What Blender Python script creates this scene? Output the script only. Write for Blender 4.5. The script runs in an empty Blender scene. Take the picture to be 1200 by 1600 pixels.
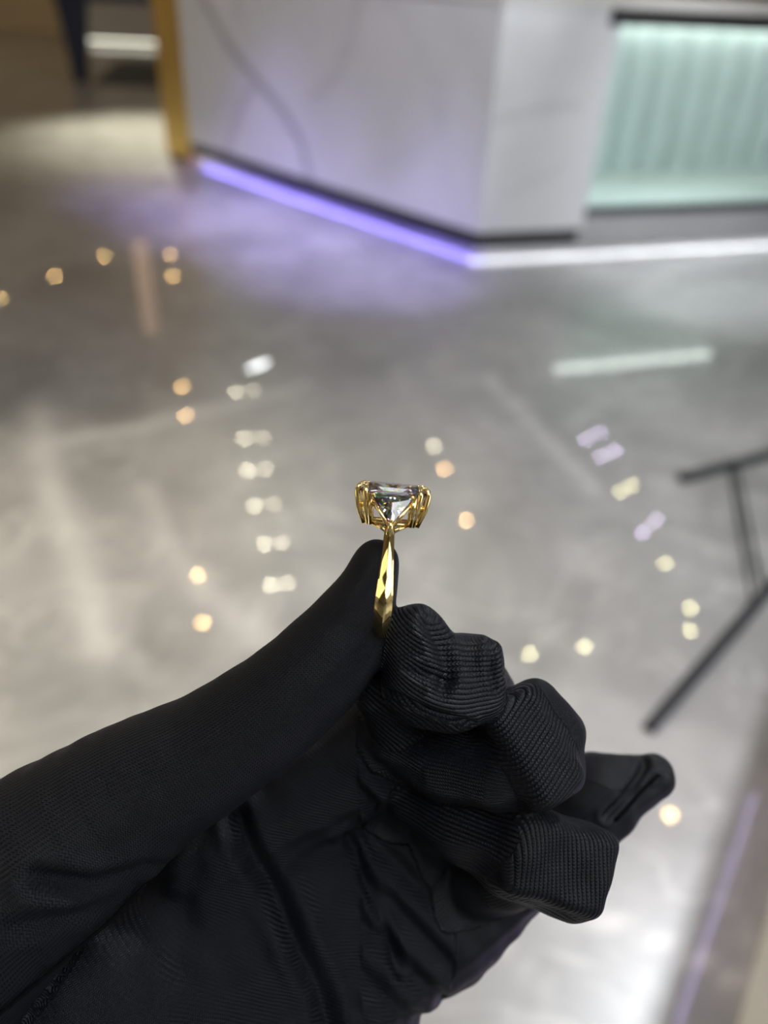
import bpy, bmesh, math, random
import numpy as np
from mathutils import Vector, Matrix

random.seed(4)
sc = bpy.context.scene
col = sc.collection

# ------------------------------------------------------------------ camera
CAM_H = 1.2
FPX = 1202.0                       # focal length for the 1200x1600 frame
PITCH, ROLL = math.radians(35.3), math.radians(3.37)
fwd = np.array([0, math.cos(PITCH), -math.sin(PITCH)])
_r0 = np.array([1.0, 0, 0]); _u0 = np.array([0, math.sin(PITCH), math.cos(PITCH)])
right = _r0 * math.cos(ROLL) + _u0 * math.sin(ROLL)
up = _u0 * math.cos(ROLL) - _r0 * math.sin(ROLL)
CPOS = np.array([0, 0, CAM_H])
HAND_D = 0.140                     # distance of the ring from the lens

def basis(origin):
    m = Matrix.Identity(4)
    for i in range(3):
        m[i][0] = right[i]; m[i][1] = up[i]; m[i][2] = -fwd[i]; m[i][3] = origin[i]
    return m

cd = bpy.data.cameras.new('camera'); cam = bpy.data.objects.new('camera', cd); col.objects.link(cam)
cam.matrix_world = basis(CPOS)
cd.sensor_fit = 'VERTICAL'; cd.sensor_height = 36; cd.sensor_width = 27
cd.lens = FPX / 1600 * 36
cd.clip_start = 0.01; cd.clip_end = 100
cd.dof.use_dof = True; cd.dof.focus_distance = 0.1385; cd.dof.aperture_fstop = cd.lens / 3.2
sc.camera = cam

# ------------------------------------------------------------------ world, exposure, light levels
sc.view_settings.view_transform = 'Standard'; sc.view_settings.look = 'None'
sc.view_settings.exposure = 0.0; sc.view_settings.gamma = 1.0
sc.view_settings.use_curve_mapping = False
w = bpy.data.worlds.new('room_air'); sc.world = w; w.use_nodes = True
w.node_tree.nodes['Background'].inputs[0].default_value = (0.9, 0.95, 1, 1)
w.node_tree.nodes['Background'].inputs[1].default_value = 0.05
cy = sc.cycles
cy.use_denoising = True
cy.max_bounces = 20; cy.transmission_bounces = 20; cy.glossy_bounces = 6; cy.diffuse_bounces = 4
cy.caustics_reflective = False; cy.caustics_refractive = False
cy.sample_clamp_indirect = 12
CEIL = 3.0
PANEL_COOL, PANEL_WARM, PANEL_SOFT = 9.0, 8.0, 4.5      # unseen fill panels added on the ceiling
KEY_COOL, FILL_WARM, FILL_VIOLET, FILL_FACE, POOL = 370.0, 760.0, 600.0, 330.0, 700.0
FILL_CASE = 430.0     # spotlights, watts
SPOT_WARM, SPOT_WHITE = 260.0, 190.0     # recessed downlights
LED_PURPLE, LED_WHITE = 16.0, 11.0     # strips under the counter
LED_CASE = 11.0
LED_END = 7.0

# ------------------------------------------------------------------ helpers
def px_floor(x, y, z=0.0):
    d = right * (x - 600) / FPX + up * (800 - y) / FPX + fwd
    return CPOS + d * (z - CAM_H) / d[2]

def link_mesh(name, verts, faces, m=None, parent=None, smooth=False):
    me = bpy.data.meshes.new(name); me.from_pydata([tuple(map(float, v)) for v in verts], [], faces); me.update()
    o = bpy.data.objects.new(name, me); col.objects.link(o)
    if m: me.materials.append(m)
    if smooth:
        me.polygons.foreach_set('use_smooth', [True] * len(me.polygons))
    if parent: o.parent = parent
    return o

def link_bm(name, bm, m=None, parent=None, smooth=False):
    bmesh.ops.recalc_face_normals(bm, faces=bm.faces)
    me = bpy.data.meshes.new(name); bm.to_mesh(me); bm.free()
    o = bpy.data.objects.new(name, me); col.objects.link(o)
    if m: me.materials.append(m)
    if smooth:
        me.polygons.foreach_set('use_smooth', [True] * len(me.polygons))
    if parent: o.parent = parent
    return o

def empty(name, label=None, cat=None, loc=(0, 0, 0), rotz=0, group=None):
    o = bpy.data.objects.new(name, None); col.objects.link(o)
    o.location = loc; o.rotation_euler = (0, 0, rotz); o.empty_display_size = 0.05
    tag(o, label, cat, group)
    return o

def tag(o, label=None, cat=None, group=None, kind=None):
    if label: o['label'] = label
    if cat: o['category'] = cat
    if group: o['group'] = group
    if kind: o['kind'] = kind
    return o

def struct(o): o['kind'] = 'structure'; return o

def add_box(bm, a, b, bevel=0.0, seg=2):
    """axis aligned box between corners a and b"""
    a = Vector(a); b = Vector(b); c = (a + b) / 2; s = b - a
    r = bmesh.ops.create_cube(bm, size=1.0, matrix=Matrix.Translation(c) @ Matrix.Diagonal((abs(s.x), abs(s.y), abs(s.z), 1)))
    if bevel:
        ed = list({e for v in r['verts'] for e in v.link_edges})
        bmesh.ops.bevel(bm, geom=ed, offset=bevel, segments=seg, affect='EDGES', profile=0.6)

def box(name, a, b, m, parent=None, bevel=0.0):
    bm = bmesh.new(); add_box(bm, a, b, bevel); return link_bm(name, bm, m, parent)

def add_tube(bm, pts, radii, n=12, cap=True, flat=None):
    """tube through points; radii a number or list; flat=(sx, sy) scales the section"""
    pts = [Vector(p) for p in pts]
    if not hasattr(radii, '__len__'): radii = [radii] * len(pts)
    t0 = (pts[1] - pts[0]).normalized()
    ref = Vector((0, 0, 1)) if abs(t0.z) < 0.9 else Vector((1, 0, 0))
    nrm = (ref - t0 * ref.dot(t0)).normalized()
    rings = []
    for i, p in enumerate(pts):
        t = (pts[min(i + 1, len(pts) - 1)] - pts[max(i - 1, 0)]).normalized()
        nrm = (nrm - t * nrm.dot(t)).normalized(); bi = t.cross(nrm)
        ring = []
        for k in range(n):
            a = 2 * math.pi * k / n
            sx, sy = flat if flat else (1, 1)
            ring.append(bm.verts.new(p + (nrm * math.cos(a) * sx + bi * math.sin(a) * sy) * radii[i]))
        rings.append(ring)
    for r0, r1 in zip(rings, rings[1:]):
        for k in range(n):
            bm.faces.new((r0[k], r0[(k + 1) % n], r1[(k + 1) % n], r1[k]))
    if cap:
        bm.faces.new(rings[0][::-1]); bm.faces.new(rings[-1])

def add_disc_ball(bm, c, r, n=10):
    bmesh.ops.create_uvsphere(bm, u_segments=n, v_segments=max(4, n // 2 + 1), radius=r, matrix=Matrix.Translation(c))

# ------------------------------------------------------------------ materials
class NT:
    def __init__(s, name):
        s.m = bpy.data.materials.new(name); s.m.use_nodes = True
        s.t = s.m.node_tree; s.t.nodes.clear()
        s.out = s.n('ShaderNodeOutputMaterial')
    def n(s, typ, **kw):
        nd = s.t.nodes.new(typ)
        for k, v in kw.items(): setattr(nd, k, v)
        return nd
    def l(s, a, b): s.t.links.new(a, b)
    def val(s, sock, v):
        if hasattr(v, 'node'): s.l(v, sock)
        else: sock.default_value = v
    def math(s, op, a, b=None, c=None):
        nd = s.n('ShaderNodeMath', operation=op); s.val(nd.inputs[0], a)
        if b is not None: s.val(nd.inputs[1], b)
        if c is not None: s.val(nd.inputs[2], c)
        return nd.outputs[0]
    def mix(s, fac, a, b):
        nd = s.n('ShaderNodeMix', data_type='RGBA'); s.val(nd.inputs[0], fac)
        s.val(nd.inputs[6], a if hasattr(a, 'node') else (*a, 1)); s.val(nd.inputs[7], b if hasattr(b, 'node') else (*b, 1))
        return nd.outputs[2]
    def ramp(s, fac, lo, hi):
        nd = s.n('ShaderNodeMapRange'); s.val(nd.inputs[0], fac); nd.inputs[1].default_value = lo; nd.inputs[2].default_value = hi
        return nd.outputs[0]
    def noise(s, scale, detail=4, rough=0.55, vec=None, dist=0.0):
        nd = s.n('ShaderNodeTexNoise'); nd.inputs['Scale'].default_value = scale; nd.inputs['Detail'].default_value = detail
        nd.inputs['Roughness'].default_value = rough; nd.inputs['Distortion'].default_value = dist
        if vec is not None: s.l(vec, nd.inputs['Vector'])
        return nd.outputs['Fac']
    def principled(s, **kw):
        b = s.n('ShaderNodeBsdfPrincipled')
        for k, v in kw.items():
            k = k.replace('_', ' ')
            sock = b.inputs[k]
            if hasattr(v, 'node'): s.l(v, sock)
            elif hasattr(v, '__len__') and len(v) == 3 and sock.type == 'RGBA': sock.default_value = (*v, 1)
            else: sock.default_value = v
        s.l(b.outputs[0], s.out.inputs[0]); return b

def plain(name, color, rough=0.5, metal=0.0, var=0.08, scale=20, **kw):
    t = NT(name); tc = t.n('ShaderNodeTexCoord')
    nz = t.noise(scale, vec=tc.outputs['Object'])
    lo = tuple(c * (1 - var) for c in color); hi = tuple(min(1, c * (1 + var)) for c in color)
    t.principled(Base_Color=t.mix(nz, lo, hi), Roughness=rough, Metallic=metal, **kw)
    return t.m

def emit(name, color, strength):
    t = NT(name); e = t.n('ShaderNodeEmission'); e.inputs[0].default_value = (*color, 1); e.inputs[1].default_value = strength
    t.l(e.outputs[0], t.out.inputs[0]); return t.m

def make_floor_mat():
    t = NT('polished_grey_marble_tile'); tc = t.n('ShaderNodeTexCoord'); ob = tc.outputs['Object']
    a = t.n('ShaderNodeAttribute', attribute_name='vein')
    n1 = t.noise(0.9, 5, 0.6, ob, 0.6); n2 = t.noise(3.2, 6, 0.65, ob, 1.2); n3 = t.noise(1.6, 3, 0.5, ob, 2.5)
    base = t.mix(t.ramp(n1, 0.35, 0.65), (0.155, 0.153, 0.15), (0.285, 0.282, 0.278))
    base = t.mix(t.math('MULTIPLY', t.ramp(n2, 0.45, 0.75), 0.6), base, (0.43, 0.425, 0.41))
    thin = t.math('SUBTRACT', 1.0, t.ramp(t.math('ABSOLUTE', t.math('SUBTRACT', n3, 0.5)), 0.0, 0.018))
    base = t.mix(t.math('MULTIPLY', thin, 0.25), base, (0.6, 0.59, 0.57))
    base = t.mix(t.math('MULTIPLY', a.outputs['Fac'], 0.55), base, (0.7, 0.69, 0.67))
    br = t.n('ShaderNodeTexBrick'); br.offset = 0.5
    t.l(ob, br.inputs['Vector'])
    br.inputs['Scale'].default_value = 1.0; br.inputs['Brick Width'].default_value = 1.2; br.inputs['Row Height'].default_value = 0.6
    br.inputs['Mortar Size'].default_value = 0.002; br.inputs['Mortar Smooth'].default_value = 0.1
    base = t.mix(t.math('MULTIPLY', br.outputs['Fac'], 0.3), base, (0.2, 0.19, 0.18))
    t.principled(Base_Color=base, Roughness=0.36, Coat_Weight=0.55, Coat_Roughness=0.015, Coat_IOR=1.5, Specular_IOR_Level=1.0)
    return t.m

def make_marble_mat():
    t = NT('white_marble_with_grey_veins'); tc = t.n('ShaderNodeTexCoord')
    a = t.n('ShaderNodeAttribute', attribute_name='vein')
    n1 = t.noise(2.0, 4, 0.55, tc.outputs['Object'], 0.8)
    base = t.mix(t.ramp(n1, 0.3, 0.75), (0.70, 0.71, 0.73), (0.80, 0.81, 0.83))
    base = t.mix(t.math('MULTIPLY', a.outputs['Fac'], 0.75), base, (0.27, 0.28, 0.31))
    t.principled(Base_Color=base, Roughness=0.25, Coat_Weight=0.6, Coat_Roughness=0.08)
    return t.m

def make_knit_mat():
    t = NT('black_ribbed_knit'); a = t.n('ShaderNodeAttribute', attribute_name='knit')
    sp = t.n('ShaderNodeSeparateXYZ'); t.l(a.outputs['Vector'], sp.inputs[0])
    u, v, k = sp.outputs
    # ribs: rounded columns of v-stitches
    def stitches(pu, pv, depth):
        uu = t.math('DIVIDE', u, pu)
        tri = t.math('PINGPONG', uu, 0.5)
        colh = t.math('POWER', t.math('ABSOLUTE', t.math('SINE', t.math('MULTIPLY', uu, math.pi))), 0.6)
        vv = t.math('ADD', t.math('DIVIDE', v, pv), t.math('MULTIPLY', tri, 1.6))
        st = t.math('ADD', t.math('MULTIPLY', t.math('SINE', t.math('MULTIPLY', vv, 2 * math.pi)), 0.5), 0.5)
        return t.math('MULTIPLY', colh, t.math('ADD', 1 - depth, t.math('MULTIPLY', st, depth)))
    rib = stitches(0.86, 0.62, 0.2)
    fine = stitches(0.66, 0.50, 0.7)
    h = t.n('ShaderNodeMix', data_type='FLOAT'); t.l(k, h.inputs[0]); t.l(rib, h.inputs[2]); t.l(fine, h.inputs[3])
    tc = t.n('ShaderNodeTexCoord')
    fz = t.noise(6000, 2, 0.5, tc.outputs['Object'])
    hh = t.math('ADD', t.math('MULTIPLY', h.outputs[0], t.ramp(k, 2.0, 0.4)), t.math('MULTIPLY', fz, 0.25))
    b = t.n('ShaderNodeBump'); b.inputs['Strength'].default_value = 1.0; b.inputs['Distance'].default_value = 0.0004
    t.l(hh, b.inputs['Height'])
    p = t.principled(Base_Color=(0.0036, 0.0042, 0.0070), Roughness=0.43, Sheen_Weight=0.006, Sheen_Roughness=0.4, Specular_IOR_Level=0.24)
    p.inputs['Sheen Tint'].default_value = (0.75, 0.82, 1, 1)
    t.l(b.outputs[0], p.inputs['Normal'])
    return t.m

def make_diamond_mat():
    t = NT('diamond'); acc = None
    def glass(c, ior):
        g = t.n('ShaderNodeBsdfGlass'); g.inputs['Color'].default_value = (*c, 1)
        g.inputs['Roughness'].default_value = 0.0; g.inputs['IOR'].default_value = ior; return g.outputs[0]
    for c, ior in (((1, 0, 0), 2.39), ((0, 1, 0), 2.42), ((0, 0, 1), 2.46)):      # the fire of the stone
        g = glass(c, ior)
        if acc is None: acc = g
        else:
            ad = t.n('ShaderNodeAddShader'); t.l(acc, ad.inputs[0]); t.l(g, ad.inputs[1]); acc = ad.outputs[0]
    mx = t.n('ShaderNodeMixShader'); mx.inputs[0].default_value = 0.25
    t.l(glass((1, 1, 1), 2.42), mx.inputs[1]); t.l(acc, mx.inputs[2])
    t.l(mx.outputs[0], t.out.inputs[0]); return t.m

def make_pane_mat():
    t = NT('clear_case_glass'); tr = t.n('ShaderNodeBsdfTransparent'); tr.inputs[0].default_value = (0.96, 0.985, 0.98, 1)
    g = t.n('ShaderNodeBsdfGlossy'); g.inputs['Roughness'].default_value = 0.02
    fr = t.n('ShaderNodeFresnel'); fr.inputs[0].default_value = 1.5
    mx = t.n('ShaderNodeMixShader'); gm = t.n('ShaderNodeNewGeometry'); t.l(t.math('MULTIPLY', fr.outputs[0], t.math('SUBTRACT', 1.0, gm.outputs['Backfacing'])), mx.inputs[0]); t.l(tr.outputs[0], mx.inputs[1]); t.l(g.outputs[0], mx.inputs[2])
    t.l(mx.outputs[0], t.out.inputs[0]); return t.m

M = dict(
    floor=make_floor_mat(), marble=make_marble_mat(), knit=make_knit_mat(), diamond=make_diamond_mat(), pane=make_pane_mat(),
    gold=plain('yellow_gold', (1.0, 0.76, 0.33), 0.07, 1.0, 0.02),
    brass=plain('brushed_brass', (0.80, 0.58, 0.20), 0.42, 1.0, 0.1),
    dark=plain('dark_bronze_trim', (0.035, 0.033, 0.035), 0.4),
    grey=plain('grey_stone_panel', (0.42, 0.425, 0.44), 0.4, 0, 0.12, 4),
    white=plain('white_solid_surface', (0.78, 0.77, 0.73), 0.3, 0, 0.03),
    casefl=plain('pale_case_floor', (0.55, 0.62, 0.58), 0.3), teal=plain('teal_fluted_panel', (0.62, 0.70, 0.68), 0.16, 0, 0.08, 6),
    ceil=plain('ceiling_plaster', (0.6, 0.59, 0.57), 0.8),
    wall=plain('warm_wall_plaster', (0.58, 0.48, 0.33), 0.7),
    wallc=plain('cool_wall_plaster', (0.72, 0.73, 0.75), 0.7),
    navy=plain('navy_lacquer', (0.012, 0.018, 0.05), 0.4),
    dark_slab=plain('charcoal_slab', (0.05, 0.055, 0.065), 0.9),
    black=plain('black_powder_coat', (0.016, 0.017, 0.021), 0.4, 0.3),
    sleeve=plain('dark_sleeve_cloth', (0.02, 0.021, 0.025), 0.9, 0, 0.1, 300), seam=plain('black_thread', (0.004, 0.0042, 0.005), 0.9, 0, 0.05, 20, Specular_IOR_Level=0.05),
    trim=plain('white_lamp_trim', (0.7, 0.7, 0.7), 0.4),
    l_warm=emit('warm_lamp', (1.0, 0.62, 0.25), SPOT_WARM), l_white=emit('white_lamp', (1.0, 0.98, 0.70), SPOT_WHITE),
    l_yel=emit('yellow_lamp', (1.0, 0.95, 0.5), SPOT_WHITE), l_vio=emit('violet_lamp', (0.78, 0.68, 1.0), SPOT_WHITE),
    l_bar=emit('bar_lamp', (1.0, 0.98, 0.75), 6.0), l_bright=emit('bright_white_lamp', (0.95, 1.0, 1.0), SPOT_WHITE * 0.35),
    p_cool=emit('cool_fill_panel', (0.92, 0.96, 1.0), PANEL_COOL), p_soft=emit('soft_fill_panel', (0.95, 0.97, 1.0), PANEL_SOFT), p_warm=emit('warm_fill_panel', (1.0, 0.86, 0.62), PANEL_WARM),
    led_p=emit('purple_led', (0.30, 0.24, 1.0), LED_PURPLE), led_w=emit('white_led', (0.92, 0.95, 1.0), LED_WHITE),
    led_c=emit('case_led', (0.95, 1.0, 0.95), LED_CASE), led_c2=emit('case_fill_led', (0.86, 0.96, 1.0), 27.0), key_c=emit('cool_key_lamp', (0.95, 0.97, 1.0), 60.0), key_w=emit('warm_fill_lamp', (1.0, 0.88, 0.68), 40.0), key_v=emit('violet_fill_lamp', (0.6, 0.5, 1.0), 30.0),
    disp_c=emit('cool_fill_glow', (0.95, 0.98, 1.0), 3.0), disp_w=emit('warm_fill_glow', (1.0, 0.88, 0.62), 1.8), led_p2=emit('violet_lip_led', (0.6, 0.5, 1.0), 16.0), led_e=emit('end_led', (1.0, 0.95, 0.72), LED_END), led_far=emit('far_led', (1.0, 0.97, 0.8), 2.2),
    l_peach=emit('peach_tube', (1.0, 0.62, 0.4), 1.6),
)

def poly_dist(P, line):
    d = np.full(len(P), 1e9)
    for a, b in zip(line, line[1:]):
        a = np.array(a, float); b = np.array(b, float); ab = b - a
        t = np.clip(((P - a) @ ab) / (ab @ ab), 0, 1)
        d = np.minimum(d, np.linalg.norm(P - a - t[:, None] * ab, axis=1))
    return d

def set_float_attr(me, name, vals):
    at = me.attributes.new(name, 'FLOAT', 'POINT'); at.data.foreach_set('value', np.asarray(vals, np.float32))

# ------------------------------------------------------------------ the room
X0, X1, Y0, Y1 = -9.0, 6.5, -5.0, 15.5

def grid_plane(xs, ys, fn):
    V = [fn(x, y) for y in ys for x in xs]; nx = len(xs)
    F = [(j * nx + i, j * nx + i + 1, (j + 1) * nx + i + 1, (j + 1) * nx + i) for j in range(len(ys) - 1) for i in range(nx - 1)]
    return V, F

xs = [X0, -6, -4.5] + list(np.arange(-3, 3.001, 0.025)) + [4.5, X1]
ys = [Y0, -2] + list(np.arange(0.0, 5.001, 0.025)) + [6.5, 8, 11, Y1]
V, F = grid_plane(xs, ys, lambda x, y: (x, y, 0))
floor = struct(link_mesh('floor', V, F, M['floor']))
P2 = np.array(V)[:, :2]
vein = np.zeros(len(P2))
for pts, wd, am in (
        (((860, 1415), (960, 1440), (1060, 1480), (1150, 1530), (1230, 1580)), 0.010, 0.9),
        (((760, 590), (820, 650), (880, 715), (930, 765)), 0.030, 0.5),
        (((100, 690), (230, 665), (370, 630), (480, 600)), 0.035, 0.5),
        (((60, 640), (75, 760), (110, 840), (140, 930), (150, 1010)), 0.045, 0.55),
        (((230, 760), (260, 850), (330, 930), (420, 1010)), 0.03, 0.4),
        (((1000, 460), (1040, 420), (1100, 405), (1200, 395)), 0.06, 0.4),
        (((700, 1450), (790, 1480), (860, 1560)), 0.012, 0.4)):
    line = [px_floor(*p)[:2] for p in pts]
    d = poly_dist(P2, line)
    vein = np.maximum(vein, am * np.exp(-(d / wd) ** 2))
set_float_attr(floor.data, 'vein', vein)

struct(box('ceiling', (X0, Y0, CEIL), (X1, Y1, CEIL + 0.1), M['ceil']))
struct(box('wall_far', (X0, Y1, 0), (X1, Y1 + 0.1, CEIL), M['wall']))
struct(box('wall_left', (X0 - 0.1, Y0, 0), (X0, Y1, CEIL), M['wall']))
struct(box('wall_right', (X1, Y0, 0), (X1 + 0.1, Y1, CEIL), M['wallc']))
struct(box('wall_near', (X0, Y0 - 0.1, 0), (X1, Y0, CEIL), M['wallc']))

# ------------------------------------------------------------------ the reception counter
Bc = px_floor(742, 403); Lc = px_floor(300, 252)
e1 = np.array([math.cos(math.radians(20)), math.sin(math.radians(20)), 0])       # right face, from the corner
e2 = (Lc - Bc) / np.linalg.norm(Lc - Bc)                                          # left face, from the corner
LEN2 = float(np.linalg.norm(Lc - Bc))
nR = np.array([e1[1], -e1[0], 0]); nL = np.array([-e2[1], e2[0], 0])
if nL[1] > 0: nL = -nL
ctr = empty('reception_counter', 'white veined marble counter with a pointed corner and violet light glowing under it', 'counter', tuple(Bc))
def cpt(s, e, n, dep, z):          # point relative to the counter's corner; dep>0 goes into the body
    p = e * s - n * dep; return (p[0], p[1], z)
def face_slab(name, e, n, s0, s1, z0, z1, d0, d1, m, res=None, veins=()):
    """slab along a counter face, front at depth d0, back at depth d1"""
    if res:
        ss = np.linspace(s0, s1, max(2, int((s1 - s0) / res))); zz = np.linspace(z0, z1, max(2, int((z1 - z0) / res)))
    else: ss, zz = [s0, s1], [z0, z1]
    V, F = grid_plane(ss, zz, lambda s, z: cpt(s, e, n, d0, z)); nf = len(V); q = [(s, z) for z in zz for s in ss]
    nx = len(ss); idx = [0, nx - 1, nf - 1, nf - nx]
    for s, z in ((s0, z0), (s1, z0), (s1, z1), (s0, z1)): V.append(cpt(s, e, n, d1, z)); q.append((s, z))
    b = nf; F.append((b, b + 3, b + 2, b + 1))
    bt = list(range(0, nx)); tp = list(range(nf - nx, nf)); lf = list(range(0, nf, nx)); rt = list(range(nx - 1, nf, nx))
    F.append(tuple(bt[::-1]) + (b, b + 1)); F.append(tuple(tp) + (b + 2, b + 3))
    F.append(tuple(lf) + (b + 3, b)); F.append(tuple(rt[::-1]) + (b + 1, b + 2))
    o = link_mesh(name, V, F, m, ctr)
    if res:
        q = np.array(q); a = np.zeros(len(q))
        for line, wd, am in veins: a = np.maximum(a, am * np.exp(-(poly_dist(q, line) / wd) ** 2))
        set_float_attr(o.data, 'vein', a)
    return o
def face_sz(x, y, e):              # where a sight line meets a counter face: (along, height)
    n = np.array([-e[1], e[0], 0]); d = right * (x - 600) / FPX + up * (800 - y) / FPX + fwd
    s = (Bc - CPOS) @ n / (d @ n); p = CPOS + d * s
    return (float((p - Bc) @ e), float(p[2]))
GAP = 0.05; SK = 0.125; TOPZ = 1.10
lv = [([face_sz(*p, e2) for p in pts], wd, am) for pts, wd, am in (
    (((300, -40), (322, 8), (360, 75), (400, 125), (440, 170), (470, 220), (485, 280), (490, 300)), 0.033, 0.9),
    (((402, 128), (375, 165), (360, 215), (350, 245)), 0.03, 0.5),
    (((372, -20), (368, 30)), 0.03, 0.35),
    (((560, -10), (550, 60), (525, 120), (490, 150)), 0.03, 0.3),
    (((600, -20), (660, 80), (690, 200)), 0.03, 0.12))]
rv = [([face_sz(*p, e1) for p in pts], wd, am) for pts, wd, am in ((((770, 190), (830, 172), (900, 165)), 0.025, 0.3), (((800, 300), (880, 260)), 0.03, 0.15))]
R0, R1 = 0.60, 3.6                  # the right face: stone pier up to R0, then the glass case to R1
face_slab('front_panel', e2, nL, 0, LEN2, SK, TOPZ, 0, 0.04, M['marble'], 0.025, lv)
face_slab('corner_pier', e1, nR, 0, R0, SK, TOPZ, 0, 0.84, M['marble'], 0.025, rv)
face_slab('skirting', e2, nL, 0, LEN2, GAP, SK, 0.004, 0.04, M['dark'])
face_slab('skirting', e1, nR, 0, R0 - 0.02, GAP, SK, 0.004, 0.04, M['dark'])
face_slab('brass_end_panel', e2, nL, LEN2, LEN2 + 0.34, 0.0, TOPZ, 0.002, 0.06, M['brass'])
face_slab('plinth', e2, nL, 0.12, LEN2 - 0.01, 0, GAP + 0.02, 0.16, 0.22, M['dark'])
face_slab('plinth', e1, nR, 0.06, R1, 0, GAP + 0.02, 0.16, 0.22, M['dark'])
face_slab('light_strip', e2, nL, 0.04, LEN2 - 0.01, 0.042, 0.056, 0.085, 0.095, M['led_p'])
face_slab('light_strip', e1, nR, 0.02, R1, 0.042, 0.056, 0.085, 0.095, M['led_w'])
# the glass display case built into the counter
face_slab('case_base_panel', e1, nR, R0, R1, GAP, 0.185, 0.0, 0.05, M['grey'])
face_slab('case_sill', e1, nR, R0, R1, 0.185, 0.225, 0.0, 0.84, M['dark'])
face_slab('case_header', e1, nR, R0 - 0.06, R1, 1.03, TOPZ, -0.01, 0.03, M['dark'])
face_slab('case_roof', e1, nR, R0, R1, 1.06, TOPZ - 0.005, 0.03, 0.84, M['white'])
bm = bmesh.new()
npt = 0
ss = np.arange(R0, R1, 0.008); rows = []
for s in ss:
    ph = ((s - R0) / 0.20) % 1.0
    dep = 0.80 - 0.075 * math.sqrt(max(0, 1 - (2 * ph - 1) ** 2))
    rows.append((bm.verts.new(cpt(s, e1, nR, dep, 0.225)), bm.verts.new(cpt(s, e1, nR, dep, 1.06)),
                 bm.verts.new(cpt(s, e1, nR, 0.83, 0.225)), bm.verts.new(cpt(s, e1, nR, 0.83, 1.06))))
for a, b in zip(rows, rows[1:]):
    bm.faces.new((a[0], b[0], b[1], a[1])); bm.faces.new((a[2], a[3], b[3], b[2]))
    bm.faces.new((a[1], b[1], b[3], a[3])); bm.faces.new((a[0], a[2], b[2], b[0]))
for a in (rows[0], rows[-1]): bm.faces.new((a[0], a[1], a[3], a[2]))
link_bm('fluted_back', bm, M['teal'], ctr)
face_slab('case_light', e1, nR, R0 + 0.12, R0 + 1.75, 1.035, 1.05, 0.68, 0.715, M['led_c'])
face_slab('case_light', e1, nR, R0 + 0.02, R1, 1.047, 1.057, 0.035, 0.055, M['led_c2'])  # extra strip added behind the header to even out light on the back
face_slab('case_floor', e1, nR, R0, R1, 0.225, 0.232, 0.03, 0.76, M['casefl'])  # inner floor of the case, added pale to bounce light upward
face_slab('glass_pane', e1, nR, R0 + 0.01, R1, 0.225, 1.03, 0.012, 0.020, M['pane'])
face_slab('light_strip', e2, nL, LEN2 + 0.345, LEN2 + 0.36, 0.03, 0.05, 0.14, 0.5, M['led_e'])
# worktop with its two arms, a thing of its own
bm = bmesh.new()
poly = [cpt(LEN2 + 0.35, e2, nL, -0.015, 0), cpt(0, e2, nL, -0.015, 0), cpt(0.0, e1, nR, -0.015, 0), cpt(R1, e1, nR, -0.015, 0), cpt(R1, e1, nR, 0.9, 0),
        cpt(0.45, e1, nR, 0.9, 0), cpt(LEN2 + 0.35, e2, nL, 0.6, 0)]
vb = [bm.verts.new((p[0], p[1], TOPZ)) for p in poly]; vt = [bm.verts.new((p[0], p[1], TOPZ + 0.04)) for p in poly]
bm.faces.new(vb[::-1]); bm.faces.new(vt)
for i in range(len(poly)):
    j = (i + 1) % len(poly); bm.faces.new((vb[i], vb[j], vt[j], vt[i]))
wt = link_bm('worktop', bm, M['white']); wt.location = tuple(Bc)
tag(wt, 'cream white worktop slab edge along the top of the marble counter', 'worktop')
# back of the counter so that it is closed from every side
face_slab('back_panel', e2, nL, 0.25, LEN2 + 0.34, 0, TOPZ, 0.55, 0.59, M['grey'])
face_slab('back_panel', e1, nR, 0.75, R1, 0, TOPZ, 0.85, 0.88, M['grey'])

# ------------------------------------------------------------------ the near low cabinet at the right edge
n0 = px_floor(1152, 1600); n1 = px_floor(1196, 1440)
nd = (n1 - n0) / np.linalg.norm(n1 - n0); ang = math.atan2(nd[1], nd[0])
cab = empty('side_cabinet', 'pale cabinet cut off by the lower right edge, violet light along its lip', 'cabinet', tuple(n0 - nd * 0.6), ang)
LN = 1.6
box('body', (0, -0.5, 0.0), (LN, 0, 0.65), M['white'], cab, 0.004)
box('top_panel', (-0.01, -0.51, 0.65), (LN + 0.01, 0.012, 0.68), M['dark'], cab, 0.004)
box('light_strip', (0, 0.0, 0.63), (LN, 0.008, 0.645), M['led_p2'], cab)

# ------------------------------------------------------------------ black metal side table, its base seen at the right edge
A0 = px_floor(1062, 752); A1 = px_floor(1200, 715); B0 = px_floor(1012, 1143); B1 = px_floor(1200, 925)
st = empty('side_table', 'black metal table base with thin floor bars at the right edge of the picture', 'table', tuple((A0 + B0) / 2))
o0 = (A0 + B0) / 2
def floor_bar(name, p, q, wd, ht, z0=0.0):
    p = np.array(p) - o0; q = np.array(q) - o0; d = q - p; L = np.linalg.norm(d)
    bm = bmesh.new(); add_box(bm, (0, -wd / 2, 0), (L, wd / 2, ht), 0.003)
    o = link_bm(name, bm, M['black'], st); o.location = (p[0], p[1], z0); o.rotation_euler = (0, 0, math.atan2(d[1], d[0])); return o
dA = (A1 - A0); dB = (B1 - B0)
floor_bar('floor_bar', A0, A0 + dA * 2.2, 0.028, 0.02)
floor_bar('floor_bar', B0, B0 + dB * 2.0, 0.026, 0.02)
v0 = px_floor(1150, 733); v1 = px_floor(1189, 925); w0 = px_floor(1140, 736); w1 = px_floor(1174, 945)
floor_bar('stretcher', v0, v1, 0.007, 0.008, 0.004); floor_bar('stretcher', w0, w1, 0.007, 0.008, 0.004)
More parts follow.
